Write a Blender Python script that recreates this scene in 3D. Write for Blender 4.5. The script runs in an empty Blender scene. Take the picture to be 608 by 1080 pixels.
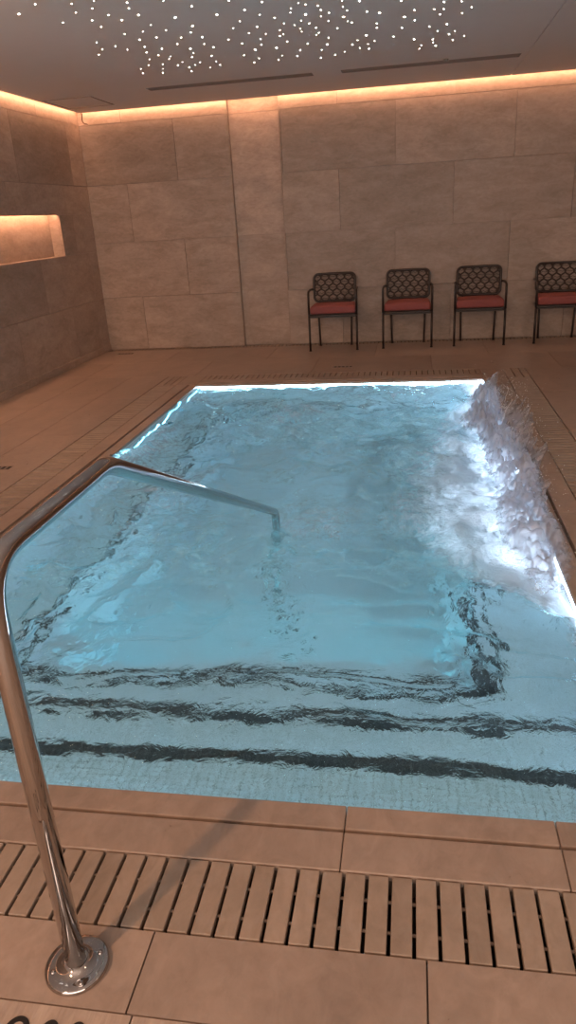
import bpy, bmesh, math, random
import numpy as np
from mathutils import Vector, Matrix
random.seed(4)
R = random.Random(11)
sc = bpy.context.scene
C = sc.collection

# ------------------------------------------------------------------ camera, world, exposure
LW, BW, HC = -3.817, 9.036, 2.681          # left wall x, back wall y, ceiling z
RW, FW = 4.6, -3.4                         # right wall, wall behind the camera
PL, PR, PN, PF = -2.063, .654, 1.511, 6.843  # pool rim
WZ = -.045                                  # water level

def make_camera():
    cam = bpy.data.cameras.new('camera'); o = bpy.data.objects.new('camera', cam); C.objects.link(o)
    f, pitch, yaw, roll = 773.78, -.3834, .1789, -.0607
    cy, sy, cp, sp = math.cos(yaw), math.sin(yaw), math.cos(pitch), math.sin(pitch)
    fwd = Vector((-sy * cp, cy * cp, sp)); right = Vector((cy, sy, 0)); up = right.cross(fwd)
    cr, sr = math.cos(roll), math.sin(roll)
    r = right * cr + up * sr; u = up * cr - right * sr
    M = Matrix((r, u, -fwd)).transposed().to_4x4(); M.translation = (0, 0, 1.4698)
    o.matrix_world = M
    cam.sensor_fit = 'VERTICAL'; cam.sensor_height = 24.0; cam.lens = f / 1080 * 24.0
    cam.clip_start = .02
    sc.camera = o
make_camera()
w = bpy.data.worlds.new('world'); sc.world = w; w.use_nodes = True
w.node_tree.nodes['Background'].inputs[0].default_value = (.5, .4, .35, 1)
w.node_tree.nodes['Background'].inputs[1].default_value = .02
vs = sc.view_settings
vs.view_transform = 'Standard'; vs.look = 'None'; vs.gamma = 1; vs.use_curve_mapping = False
vs.exposure = 0.6
try:
    sc.cycles.max_bounces = 10; sc.cycles.transparent_max_bounces = 16
    sc.cycles.sample_clamp_indirect = 3.0
    sc.cycles.blur_glossy = .6
except Exception: pass

WARM = (1, .47, .25)
S_COVE, S_NICHE, S_POOL, S_LAMP = 40.0, 55.0, 22.0, 50.0
def lamp(name, kind, loc, energy, color, **k):
    l = bpy.data.lights.new(name, kind); l.energy = energy; l.color = color
    for a, b in k.items(): setattr(l, a, b)
    o = bpy.data.objects.new(name, l); o.location = loc; C.objects.link(o); return o
def aim(o, tgt):
    o.rotation_euler = (Vector(tgt) - o.location).to_track_quat('-Z', 'Y').to_euler()
# downlight behind the camera casting the post's shadow, then three added fill spots
d = lamp('downlight_or_fill_spot', 'SPOT', (-1.75, -.95, 2.64), 175, (1, .50, .26), spot_size=2.1, spot_blend=.9, shadow_soft_size=.06); aim(d, (-1.1, 1.2, 0))
d = lamp('downlight_or_fill_spot', 'SPOT', (2.3, .8, 2.64), 60, (1, .72, .52), spot_size=2.4, spot_blend=1, shadow_soft_size=.2); aim(d, (2.3, 3.0, 0))  # added fill for the right side of the room

d = lamp('downlight_or_fill_spot', 'SPOT', (-2.7, 3.6, 2.64), 105, (1, .60, .38), spot_size=2.3, spot_blend=1, shadow_soft_size=.25); aim(d, (-3.0, 7.6, .3))  # added fill for the left walls and far floor
d = lamp('downlight_or_fill_spot', 'SPOT', (1.7, 3.4, 2.64), 45, (1, .68, .50), spot_size=2.3, spot_blend=1, shadow_soft_size=.25); aim(d, (1.2, 7.8, .2))  # added fill for the right part of the far end
# added area fill behind the camera, evening out the room light
d = lamp('rear_fill_light', 'AREA', (0, FW+.12, 1.35), 128, (1, .79, .66), shape='RECTANGLE', size=5.5, size_y=1.9); aim(d, (0, 9, 1.7))

# ------------------------------------------------------------------ helpers
def link(name, me, mat=None, parent=None):
    o = bpy.data.objects.new(name, me); C.objects.link(o)
    if mat: me.materials.append(mat)
    if parent: o.parent = parent
    return o
def tag(o, label=None, cat=None, group=None, kind=None):
    if label: o['label'] = label
    if cat: o['category'] = cat
    if group: o['group'] = group
    if kind: o['kind'] = kind
    return o
def empty(name, loc=(0, 0, 0), rz=0):
    o = bpy.data.objects.new(name, None); o.location = loc; o.rotation_euler.z = rz
    o.empty_display_size = .1; C.objects.link(o); return o

class MB:
    """collects shapes, builds one mesh"""
    def __init__(s): s.v = []; s.f = []; s.t = []; s.sm = []
    def add(s, vs_, fs, tv=.5, smooth=False):
        b = len(s.v); s.v += [tuple(p) for p in vs_]
        for f in fs: s.f.append([i + b for i in f]); s.t.append(tv); s.sm.append(smooth)
    def box(s, a, b, tv=.5, ch=0):
        x0, y0, z0 = a; x1, y1, z1 = b
        if ch <= 0:
            s.add([(x0,y0,z0),(x1,y0,z0),(x1,y1,z0),(x0,y1,z0),(x0,y0,z1),(x1,y0,z1),(x1,y1,z1),(x0,y1,z1)],
                  [(0,3,2,1),(4,5,6,7),(0,1,5,4),(1,2,6,5),(2,3,7,6),(3,0,4,7)], tv); return
        bm = bmesh.new(); bmesh.ops.create_cube(bm, size=1)
        for v in bm.verts: v.co = Vector(((x0+x1)/2+v.co.x*(x1-x0), (y0+y1)/2+v.co.y*(y1-y0), (z0+z1)/2+v.co.z*(z1-z0)))
        bmesh.ops.bevel(bm, geom=bm.edges[:], offset=ch, segments=2, affect='EDGES', profile=.5)
        bm.verts.index_update()
        s.add([v.co[:] for v in bm.verts], [[v.index for v in f.verts] for f in bm.faces], tv); bm.free()
    def tube(s, pts, r, n=12, cap=True, closed=False, tv=.5):
        P = [Vector(p) for p in pts]; m = len(P); rs = r if isinstance(r, (list, tuple)) else [r]*m
        T = []
        for i in range(m):
            a = P[(i-1) % m] if (closed or i > 0) else P[i]; b = P[(i+1) % m] if (closed or i < m-1) else P[i]
            T.append((b-a).normalized())
        up = Vector((0,0,1)) if abs(T[0].z) < .9 else Vector((1,0,0))
        N = (up - T[0]*up.dot(T[0])).normalized(); V = []
        for i in range(m):
            if i: N = (N - T[i]*N.dot(T[i])).normalized()
            B = T[i].cross(N)
            for k in range(n):
                a = 2*math.pi*k/n; V.append(P[i] + (N*math.cos(a)+B*math.sin(a))*rs[i])
        F = []
        for i in range(m if closed else m-1):
            j = (i+1) % m
            for k in range(n):
                l = (k+1) % n; F.append((i*n+k, i*n+l, j*n+l, j*n+k))
        if cap and not closed: F.append(tuple(reversed(range(n)))); F.append(tuple(range((m-1)*n, m*n)))
        s.add(V, F, tv, True)
    def lathe(s, prof, c=(0,0,0), n=32, tv=.5, smooth=True):
        V = []; 
        for (r, z) in prof:
            for k in range(n):
                a = 2*math.pi*k/n; V.append((c[0]+r*math.cos(a), c[1]+r*math.sin(a), c[2]+z))
        F = []; m = len(prof)
        for i in range(m-1):
            for k in range(n): l = (k+1) % n; F.append((i*n+k, i*n+l, (i+1)*n+l, (i+1)*n+k))
        F.append(tuple(reversed(range(n)))); F.append(tuple(range((m-1)*n, m*n)))
        s.add(V, F, tv, smooth)
    def build(s, name, mat=None, parent=None):
        me = bpy.data.meshes.new(name); me.from_pydata(s.v, [], s.f)
        me.polygons.foreach_set('use_smooth', s.sm)
        at = me.attributes.new('tv', 'FLOAT', 'FACE'); at.data.foreach_set('value', s.t)
        me.update(); return link(name, me, mat, parent)

def arc(c, r, a0, a1, n, ax=(1,0,0), ay=(0,0,1)):
    c = Vector(c); ax = Vector(ax); ay = Vector(ay)
    return [c + ax*(r*math.cos(a0+(a1-a0)*i/n)) + ay*(r*math.sin(a0+(a1-a0)*i/n)) for i in range(n+1)]
def round_path(pts, rad, n=6, closed=False):
    P = [Vector(p) for p in pts]; out = []; m = len(P)
    for i, p in enumerate(P):
        if not closed and i in (0, m-1): out.append(p); continue
        a = (P[i-1]-p); b = (P[(i+1) % m]-p); r = min(rad, a.length*.49, b.length*.49)
        A = p + a.normalized()*r; B = p + b.normalized()*r
        for k in range(n+1):
            t = k/n; out.append(A*(1-t)**2 + p*(2*t*(1-t)) + B*t*t)
    return out

# ------------------------------------------------------------------ materials
def nt(name):
    m = bpy.data.materials.new(name); m.use_nodes = True; t = m.node_tree; t.nodes.clear()
    o = t.nodes.new('ShaderNodeOutputMaterial'); return m, t, o
class G:
    def __init__(s, t): s.t = t
    def n(s, k, **a):
        x = s.t.nodes.new(k)
        for q, v in a.items(): setattr(x, q, v)
        return x
    def l(s, a, b): s.t.links.new(a, b)
    def math(s, op, a, b=None, clamp=False):
        x = s.n('ShaderNodeMath', operation=op); x.use_clamp = clamp
        for i, q in enumerate((a, b)):
            if q is None: continue
            if isinstance(q, (int, float)): x.inputs[i].default_value = q
            else: s.l(q, x.inputs[i])
        return x.outputs[0]
    def mix(s, f, a, b, bt='MIX'):
        x = s.n('ShaderNodeMix', data_type='RGBA', blend_type=bt)
        for i, q in ((0, f), (6, a), (7, b)):
            if isinstance(q, (int, float)): x.inputs[i].default_value = q
            elif isinstance(q, (tuple, list)): x.inputs[i].default_value = (*q, 1)
            else: s.l(q, x.inputs[i])
        return x.outputs[2]
    def noise(s, vec, scale, detail=4, rough=.5, dist=0):
        x = s.n('ShaderNodeTexNoise'); s.l(vec, x.inputs['Vector'])
        x.inputs['Scale'].default_value = scale; x.inputs['Detail'].default_value = detail
        x.inputs['Roughness'].default_value = rough; x.inputs['Distortion'].default_value = dist
        return x.outputs['Fac']
    def ramp(s, f, stops):
        x = s.n('ShaderNodeValToRGB'); s.l(f, x.inputs[0]); e = x.color_ramp.elements
        while len(e) < len(stops): e.new(.5)
        for q, (p, c) in zip(e, stops): q.position = p; q.color = (*c, 1) if isinstance(c, tuple) else (c, c, c, 1)
        return x.outputs[0]

def stone(name, dark, light, rough=.45, bump=.15, streak=(1, 1, 3), rot=(0, 0, 0), tvamt=.5, spec=.5):
    m, t, o = nt(name); g = G(t)
    tc = g.n('ShaderNodeTexCoord'); at = g.n('ShaderNodeAttribute', attribute_name='tv')
    # shift the stone's figure from one slab to the next
    sc_ = g.n('ShaderNodeVectorMath', operation='SCALE'); comb = g.n('ShaderNodeCombineXYZ')
    for i in range(3): g.l(at.outputs['Fac'], comb.inputs[i])
    g.l(comb.outputs[0], sc_.inputs[0]); sc_.inputs['Scale'].default_value = 37
    add = g.n('ShaderNodeVectorMath', operation='ADD'); g.l(tc.outputs['Object'], add.inputs[0]); g.l(sc_.outputs[0], add.inputs[1])
    mp = g.n('ShaderNodeMapping'); g.l(add.outputs[0], mp.inputs[0]); mp.inputs['Rotation'].default_value = rot; mp.inputs['Scale'].default_value = streak
    a = g.noise(mp.outputs[0], 2.2, 8, .62, .6); b = g.noise(add.outputs[0], 28, 4, .6); c = g.noise(mp.outputs[0], 9, 5, .65, 1.2)
    f = g.math('ADD', g.math('MULTIPLY', a, .55), g.math('MULTIPLY', c, .45))
    col = g.ramp(f, [(.36, dark), (.64, light)])
    tvv = g.math('ADD', g.math('MULTIPLY', at.outputs['Fac'], tvamt), 1 - tvamt/2)
    cc = g.n('ShaderNodeVectorMath', operation='SCALE'); g.l(col, cc.inputs[0]); g.l(tvv, cc.inputs['Scale'])
    col2 = g.mix(g.math('MULTIPLY', g.ramp(b, [(.35, 1.), (.5, 0.)]), .12), cc.outputs[0], tuple(x*.5 for x in dark))
    p = g.n('ShaderNodeBsdfPrincipled'); g.l(col2, p.inputs['Base Color'])
    p.inputs['Specular IOR Level'].default_value = spec
    g.l(g.math('ADD', g.math('MULTIPLY', c, .25), rough-.12), p.inputs['Roughness'])
    bp = g.n('ShaderNodeBump'); bp.inputs['Strength'].default_value = bump; bp.inputs['Distance'].default_value = .01
    g.l(g.math('ADD', c, g.math('MULTIPLY', b, .4)), bp.inputs['Height']); g.l(bp.outputs[0], p.inputs['Normal'])
    g.l(p.outputs[0], o.inputs[0]); return m
def plain(name, col, rough=.5, metal=0, bump=0, bscale=60, var=.08, spec=.5):
    m, t, o = nt(name); g = G(t); tc = g.n('ShaderNodeTexCoord')
    nz = g.noise(tc.outputs['Object'], bscale, 3)
    c = g.mix(nz, tuple(x*(1-var) for x in col), tuple(min(1, x*(1+var)) for x in col))
    p = g.n('ShaderNodeBsdfPrincipled'); g.l(c, p.inputs['Base Color']); p.inputs['Roughness'].default_value = rough
    p.inputs['Metallic'].default_value = metal; p.inputs['Specular IOR Level'].default_value = spec
    if bump:
        bp = g.n('ShaderNodeBump'); bp.inputs['Strength'].default_value = bump; bp.inputs['Distance'].default_value = .002
        g.l(nz, bp.inputs['Height']); g.l(bp.outputs[0], p.inputs['Normal'])
    g.l(p.outputs[0], o.inputs[0]); return m
def glow(name, col, s):
    m, t, o = nt(name); g = G(t); e = g.n('ShaderNodeEmission'); e.inputs[0].default_value = (*col, 1); e.inputs[1].default_value = s
    g.l(e.outputs[0], o.inputs[0]); return m
def mosaic(name, c1, c2, grout, size=.0265, gw=.07):
    m, t, o = nt(name); g = G(t); tc = g.n('ShaderNodeTexCoord'); sp = g.n('ShaderNodeSeparateXYZ'); g.l(tc.outputs['Object'], sp.inputs[0])
    ge = g.n('ShaderNodeNewGeometry'); sn = g.n('ShaderNodeSeparateXYZ'); g.l(ge.outputs['True Normal'], sn.inputs[0])
    ms = []
    for i in range(3):
        fr = g.math('FRACT', g.math('DIVIDE', g.math('ADD', sp.outputs[i], 20.003), size))
        line = g.math('LESS_THAN', fr, gw*1.6)
        ok = g.math('LESS_THAN', g.math('ABSOLUTE', sn.outputs[i]), .5)
        ms.append(g.math('MULTIPLY', line, ok))
    mask = g.math('MAXIMUM', g.math('MAXIMUM', ms[0], ms[1]), ms[2])
    sn_ = g.n('ShaderNodeVectorMath', operation='SNAP'); g.l(tc.outputs['Object'], sn_.inputs[0]); sn_.inputs[1].default_value = (size,)*3
    wn = g.n('ShaderNodeTexWhiteNoise', noise_dimensions='3D'); g.l(sn_.outputs[0], wn.inputs['Vector'])
    col = g.mix(wn.outputs['Value'], c1, c2); col = g.mix(mask, col, grout)
    p = g.n('ShaderNodeBsdfPrincipled'); g.l(col, p.inputs['Base Color']); p.inputs['Roughness'].default_value = .5
    g.l(p.outputs[0], o.inputs[0]); return m

M = {}
M['wall'] = stone('wall_stone', (.25, .20, .168), (.40, .325, .28), .5, .12, (1, 1, 2.6), (0, .35, 0), .22, .35)
M['floor'] = stone('floor_stone', (.245, .195, .165), (.365, .29, .245), .32, .08, (1.6, 1, 1), (0, 0, .3), .20)
M['floor2'] = stone('floor_stone_grained', (.27, .22, .19), (.43, .36, .31), .45, .25, (6, 1, 1), (0, 0, -.7), .08)
M['bar'] = stone('grate_stone', (.24, .195, .16), (.35, .285, .24), .42, .08, (2, 1, 1), (0, 0, .2), .16)
M['grout'] = plain('grout', (.16, .12, .095), .8)
M['dark'] = plain('channel_dark', (.03, .022, .018), .7)
M['ceil'] = plain('ceiling_paint', (.80, .76, .73), .6, var=.02, bscale=8)
M['slot'] = plain('slot_metal', (.22, .18, .16), .5)
M['slotin'] = plain('slot_inside', (.02, .017, .015), .8)
M['pool'] = mosaic('pool_mosaic', (.60, .67, .71), (.70, .77, .81), (.30, .34, .37))
M['poold'] = mosaic('nosing_mosaic', (.015, .014, .016), (.035, .03, .032), (.12, .12, .12))
M['metal'] = plain('dark_coated_metal', (.022, .016, .016), .38, .0, .1, 300)
M['rope'] = plain('dark_woven_rope', (.05, .038, .034), .75, 0, .5, 400)
M['cushion'] = plain('red_cushion_fabric', (.24, .07, .068), .85, 0, .5, 500, .15)
M['star'] = glow('fibre_star', (1, .90, .78), 22.0)
M['cove'] = glow('cove_led', WARM, S_COVE)
M['niche_led'] = glow('niche_led', WARM, S_NICHE)
M['pool_led'] = glow('pool_led', (.62, .86, 1), S_POOL)
M['pool_led2'] = glow('pool_led_side', (.66, .82, 1), S_POOL*.85)
M['pool_led3'] = glow('pool_led_dim', (.36, .82, 1), 5.0)
M['step_fill'] = glow('step_fill', (.86, .93, 1), 34.0)
M['lamp'] = glow('pool_fill_lamp', (.32, .84, 1), S_LAMP)
M['black'] = plain('black_marking', (.012, .011, .011), .45)
M['white'] = plain('cable_sheath', (.10, .05, .035), .5)

def steel():
    m, t, o = nt('polished_steel'); g = G(t); tc = g.n('ShaderNodeTexCoord')
    nz = g.noise(tc.outputs['Object'], 60, 5, .6); sm = g.noise(tc.outputs['Object'], 9, 4, .6)
    p = g.n('ShaderNodeBsdfPrincipled'); p.inputs['Base Color'].default_value = (.44, .42, .41, 1); p.inputs['Metallic'].default_value = 1
    g.l(g.ramp(sm, [(.4, .01), (.8, .06)]), p.inputs['Roughness'])
    bp = g.n('ShaderNodeBump'); bp.inputs['Strength'].default_value = .03; bp.inputs['Distance'].default_value = .002; g.l(nz, bp.inputs['Height']); g.l(bp.outputs[0], p.inputs['Normal'])
    g.l(p.outputs[0], o.inputs[0]); return m
M['steel'] = steel()

def water_mat():
    m, t, o = nt('pool_water'); g = G(t); tc = g.n('ShaderNodeTexCoord')
    at = g.n('ShaderNodeAttribute', attribute_name='foam')
    n1 = g.noise(tc.outputs['Object'], 16, 4, .55, .8); n2 = g.noise(tc.outputs['Object'], 55, 3, .5, .4)
    bp = g.n('ShaderNodeBump'); bp.inputs['Strength'].default_value = .7; bp.inputs['Distance'].default_value = .014
    g.l(g.math('ADD', n1, g.math('MULTIPLY', n2, .15)), bp.inputs['Height'])
    gl = g.n('ShaderNodeBsdfGlass'); gl.inputs['IOR'].default_value = 1.33; gl.inputs['Roughness'].default_value = 0.0
    gl.inputs['Color'].default_value = (.70, .94, 1, 1); g.l(bp.outputs[0], gl.inputs['Normal'])
    # foam: white bubbles, patchy
    f1 = g.noise(tc.outputs['Object'], 3.6, 10, .78, 2.2); f2 = g.noise(tc.outputs['Object'], 50, 5, .7)
    q = g.math('ADD', g.math('MULTIPLY', f1, .8), g.math('MULTIPLY', f2, .35))
    k = g.math('MULTIPLY', g.math('SUBTRACT', g.math('ADD', q, g.math('MULTIPLY', at.outputs['Fac'], .9)), .93), 4.0, True)
    k = g.math('MULTIPLY', k, g.math('ADD', g.math('MULTIPLY', at.outputs['Fac'], 1.15), .0, True))
    df = g.n('ShaderNodeBsdfDiffuse'); df.inputs[0].default_value = (.74, .84, .94, 1)
    tr = g.n('ShaderNodeBsdfTranslucent'); tr.inputs[0].default_value = (.82, .88, .95, 1)
    mx = g.n('ShaderNodeMixShader'); mx.inputs[0].default_value = .5; g.l(df.outputs[0], mx.inputs[1]); g.l(tr.outputs[0], mx.inputs[2])
    fb = g.n('ShaderNodeBump'); fb.inputs['Strength'].default_value = 1; fb.inputs['Distance'].default_value = .03
    g.l(g.math('ADD', f2, g.noise(tc.outputs['Object'], 22, 6, .75, 1.0)), fb.inputs['Height']); g.l(fb.outputs[0], df.inputs['Normal']); g.l(fb.outputs[0], tr.inputs['Normal'])
    m2 = g.n('ShaderNodeMixShader'); g.l(k, m2.inputs[0]); g.l(gl.outputs[0], m2.inputs[1]); g.l(mx.outputs[0], m2.inputs[2])
    g.l(m2.outputs[0], o.inputs[0]); return m
M['water'] = water_mat()
def foam_mat(name, base_a, lo, hi, scale=9):
    m, t, o = nt(name); g = G(t); tc = g.n('ShaderNodeTexCoord')
    at = g.n('ShaderNodeAttribute', attribute_name='foam')
    f1 = g.noise(tc.outputs['Object'], scale, 8, .75, 1.0)
    k = g.math('MULTIPLY', g.math('SUBTRACT', g.math('ADD', f1, at.outputs['Fac']), lo), 1/(hi-lo), True)
    k = g.math('MULTIPLY', k, base_a)
    df = g.n('ShaderNodeBsdfDiffuse'); df.inputs[0].default_value = (.76, .83, .93, 1)
    tr = g.n('ShaderNodeBsdfTranslucent'); tr.inputs[0].default_value = (.84, .88, .95, 1)
    fb = g.n('ShaderNodeBump'); fb.inputs['Strength'].default_value = .9; fb.inputs['Distance'].default_value = .02
    g.l(g.noise(tc.outputs['Object'], 45, 8, .8, .8), fb.inputs['Height']); g.l(fb.outputs[0], df.inputs['Normal']); g.l(fb.outputs[0], tr.inputs['Normal'])
    gs = g.n('ShaderNodeBsdfGlossy'); gs.inputs['Roughness'].default_value = .25
    mx = g.n('ShaderNodeMixShader'); mx.inputs[0].default_value = .65; g.l(df.outputs[0], mx.inputs[1]); g.l(tr.outputs[0], mx.inputs[2])
    mg = g.n('ShaderNodeMixShader'); mg.inputs[0].default_value = .06; g.l(mx.outputs[0], mg.inputs[1]); g.l(gs.outputs[0], mg.inputs[2])
    tp = g.n('ShaderNodeBsdfTransparent')
    m2 = g.n('ShaderNodeMixShader'); g.l(k, m2.inputs[0]); g.l(tp.outputs[0], m2.inputs[1]); g.l(mg.outputs[0], m2.inputs[2])
    g.l(m2.outputs[0], o.inputs[0]); return m
M['foam'] = foam_mat('white_water', .85, .75, 1.15)
M['spray'] = foam_mat('spray_sheet', .75, .85, 1.25, 22)

# ------------------------------------------------------------------ walls
GJ = .0018
def slab_tiles(mb, axis, pos, depth, u0, u1, rows, jr):
    """rows: list of (z0, z1, [joints]); axis 'y' -> face at y=pos facing -y; 'x' -> face at x=pos facing +x (depth<0) etc."""
    for (z0, z1, js) in rows:
        e = [u0] + [j for j in js if u0 < j < u1] + [u1]
        for a, b in zip(e, e[1:]):
            tv = jr.random()
            a2, b2, c, d_ = a+GJ, b-GJ, z0+GJ, z1-GJ
            if axis == 'y': mb.box((a2, min(pos, pos+depth), c), (b2, max(pos, pos+depth), d_), tv)
            else: mb.box((min(pos, pos+depth), a2, c), (max(pos, pos+depth), b2, d_), tv)
ZT = 2.92
zr = [(0, .64), (.64, 1.28), (1.28, 1.92), (1.92, 2.56), (2.56, ZT)]
def seq(start, n=9, p=1.265): return [start + p*i for i in range(-n, n)]
jr = random.Random(5)
w_ = MB()
# section left of the recess, slightly proud
rowsL = [(z0, z1, js) for (z0, z1), js in zip(zr, ([-3.3, -2.05], [-2.69], [-3.32], [-2.69], [-3.3]))]
slab_tiles(w_, 'y', BW, .03, LW, -2.056, rowsL, jr)
# recessed strip
RS = .07
for z0, z1, tv in ((0, 1.28, 1.1), (1.28, 2.56, 1.7), (2.56, ZT, 1.6)): w_.box((-2.056, BW+RS, z0+GJ), (-1.47, BW+RS+.03, z1-GJ), tv)
rowsR = [(z0, z1, js) for (z0, z1), js in zip(zr, (seq(-.82), seq(-.195), seq(-.82), seq(-.19), seq(-.82)))]
slab_tiles(w_, 'y', BW, .03, -1.47, RW, rowsR, jr)
w_.box((-2.056-.001, BW+.001, 0), (-2.05, BW+RS, ZT)); w_.box((-1.476, BW+.001, 0), (-1.469, BW+RS, ZT))
w_.box((LW-.3, BW+RS+.03, -.2), (RW+.2, BW+RS+.2, ZT))
# jambs beside the recess are stone edge; backing between
for a, b in ((LW, -2.056), (-1.47, RW)): w_.box((a, BW+.028, 0), (b, BW+RS+.031, ZT))
tag(w_.build('wall_back', M['wall']), 'beige stone slab wall behind the four chairs, warm light along its top', kind='structure')

# left wall with lit niche
NZ0, NZ1, NY1, NY0, ND = 1.19, 1.615, 8.156, 4.6, .13
w_ = MB()
jl = [seq(7.6), seq(8.27), seq(7.6), seq(8.27, p=1.265), seq(7.6)]
rows = [(0, .64, seq(6.85)), (.64, NZ0, seq(7.55)), (NZ1, 1.92, seq(7.1)), (1.92, 2.56, seq(7.4)), (2.56, ZT, seq(8.0))]
slab_tiles(w_, 'x', LW, -.03, FW, BW, rows, jr)
slab_tiles(w_, 'x', LW, -.03, NY1, BW, [(NZ0, NZ1, [8.5])], jr)
slab_tiles(w_, 'x', LW, -.03, FW, NY0, [(NZ0, NZ1, seq(1.0))], jr)
w_.box((LW-.4, FW-.2, -.2), (LW-.03, BW+.2, NZ0)); w_.box((LW-.4, FW-.2, NZ1+.07), (LW-.03, BW+.2, ZT)); w_.box((LW-.4, NY1, NZ1), (LW-.03, BW+.2, NZ1+.07)); w_.box((LW-.4, FW-.2, NZ1), (LW-.03, NY0, NZ1+.07))
w_.box((LW-.4, NY1, NZ0), (LW-.03, BW+.2, NZ1)); w_.box((LW-.4, FW-.2, NZ0), (LW-.03, NY0, NZ1))
w_.box((LW-.4, NY0, NZ0), (LW-ND, NY1, NZ1+.07), .75)
tag(w_.build('wall_left', M['wall']), 'beige stone wall with a long warm-lit niche', kind='structure')
w_ = MB(); slab_tiles(w_, 'x', RW, .03, FW, BW, [(z0, z1, seq(3+i*.6)) for i, (z0, z1) in enumerate(zr)], jr); w_.box((RW+.03, FW-.2, -.2), (RW+.2, BW+.3, ZT))
tag(w_.build('wall_right', M['wall']), kind='structure')
w_ = MB(); slab_tiles(w_, 'y', FW, -.03, LW, RW, [(z0, z1, seq(.3+i*.6)) for i, (z0, z1) in enumerate(zr)], jr); w_.box((LW-.3, FW-.2, -.2), (RW+.2, FW-.03, ZT))
tag(w_.build('wall_front', M['wall']), kind='structure')

# ceiling: dropped panels with a cove gap round the walls, and the slab above
CG = .065
c = MB()
JX = .993
SY0, SY1 = 7.765, 7.925
slots = [(-2.545, -.931), (-.664, .94)]
CT = .04
def cbox(x0, y0, x1, y1): c.box((x0, y0, HC), (x1, y1, HC+CT))
yc0, yc1 = FW+CG, BW-CG
cbox(LW+CG, yc0, JX-.004, SY0); cbox(LW+CG, SY1, JX-.004, yc1)
xs = [LW+CG] + [q for s_ in slots for q in s_] + [JX-.004]
for i in range(0, len(xs), 2): cbox(xs[i], SY0, xs[i+1], SY1)
cbox(JX+.004, yc0, RW-CG, yc1)
c.box((JX-.02, yc0, HC+CT), (JX+.02, yc1, HC+CT+.01))
c.box((LW-.3, FW-.2, ZT), (RW+.2, BW+.3, ZT+.1))
tag(c.build('ceiling', M['ceil']), kind='structure')

# cove LED strips sit on the slab edge above the gap
def led(name, a, b, mat, label, group=None):
    m = MB(); m.box(a, b, ch=0); o = m.build(name, mat); return tag(o, label, 'light strip', group)
zl0, zl1 = HC+.014, HC+.022
led('cove_light_strip', (LW+.06, BW-.060, zl0), (RW-.06, BW-.048, zl1), M['cove'], 'warm orange strip light glowing along the top of the back wall')
led('cove_light_strip', (LW+.048, FW+.06, zl0), (LW+.060, BW-.062, zl1), M['cove'], 'warm orange strip light glowing along the top of the left wall')
led('cove_light_strip', (RW-.060, FW+.06, zl0), (RW-.048, BW-.062, zl1), M['cove'], 'warm strip light along the top of the right wall')
led('niche_light_strip', (LW-.055, NY0+.01, NZ1+.03), (LW-.04, NY1-.01, NZ1+.036), M['niche_led'], 'warm strip light hidden under the top edge of the wall niche')

# baseboard shadow line on the left wall
b_ = MB(); b_.box((LW, FW, 0), (LW+.012, BW, .075), ch=.003)
tag(b_.build('baseboard_left', M['wall']), kind='structure')

# ------------------------------------------------------------------ floor
GI, GO = .204, .410       # grate ring: inner and outer offset from the pool edge
gx0, gx1, gy0, gy1 = PL-GO, PR+GO, PN-GO, PF+GO
ix0, ix1, iy0, iy1 = PL-GI, PR+GI, PN-GI, PF+GI
f = MB()
def tiles(mb, x0, x1, y0, y1, xj, yj, z=0, th=.012):
    X = [x0]+[q for q in sorted(xj) if x0+.02 < q < x1-.02]+[x1]; Y = [y0]+[q for q in sorted(yj) if y0+.02 < q < y1-.02]+[y1]
    for a, b in zip(X, X[1:]):
        for c_, d_ in zip(Y, Y[1:]): mb.box((a+.002, c_+.002, z-th), (b-.002, d_-.002, z), R.random())
xj = [-.56+.6*i for i in range(-8, 10)]
tiles(f, LW, RW, .915, gy0, xj, [])
yl = [.3+1.2*i for i in range(-3, 9)]
tiles(f, LW, -2.88, gy0, gy1, [-3.35], [y+.3 for y in yl]); tiles(f, -2.88, gx0, gy0, gy1, [], yl)
tiles(f, gx1, 1.7, gy0, gy1, [], yl); tiles(f, 1.7, RW, gy0, gy1, [2.3, 2.9, 3.5, 4.1], [y+.5 for y in yl])
tiles(f, LW, RW, gy1, 8.05, [-3.4+1.2*i for i in range(7)], []); tiles(f, LW, RW, 8.05, BW-.13, [-2.8+1.2*i for i in range(7)], [])
def ring(mb, a, b, z0, z1, tv=.5):
    """rectangular ring between inner rect a and outer rect b"""
    (ax0, ay0, ax1, ay1), (bx0, by0, bx1, by1) = a, b
    mb.box((bx0, by0, z0), (bx1, ay0, z1), tv); mb.box((bx0, ay1, z0), (bx1, by1, z1), tv)
    mb.box((bx0, ay0, z0), (ax0, ay1, z1), tv); mb.box((ax1, ay0, z0), (bx1, ay1, z1), tv)
fo = f.build('floor', M['floor']); tag(fo, kind='structure')
f2 = MB(); tiles(f2, LW, RW, FW, .915, [-.545+.6*i for i in range(-8, 10)], [.315-.6*i for i in range(0, 7)])
tag(f2.build('floor', M['floor2']), kind='structure')
gb = MB(); ring(gb, (gx0, gy0, gx1, gy1), (LW, FW, RW, BW-.13), -.08, -.0125)
gb.box((LW, BW-.13, -.08), (RW, BW+.04, -.045))
ring(gb, (PL-.02, PN-.02, PR+.02, PF+.02), (ix0, iy0, ix1, iy1), -.08, -.021)
ring(gb, (ix0, iy0, ix1, iy1), (gx0, gy0, gx1, gy1), -.10, -.075)
ring(gb, (gx0, gy0, gx1, gy1), (gx0-.003, gy0-.003, gx1+.003, gy1+.003), -.10, -.0125)
tag(gb.build('floor', M['grout']), kind='structure')

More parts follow.
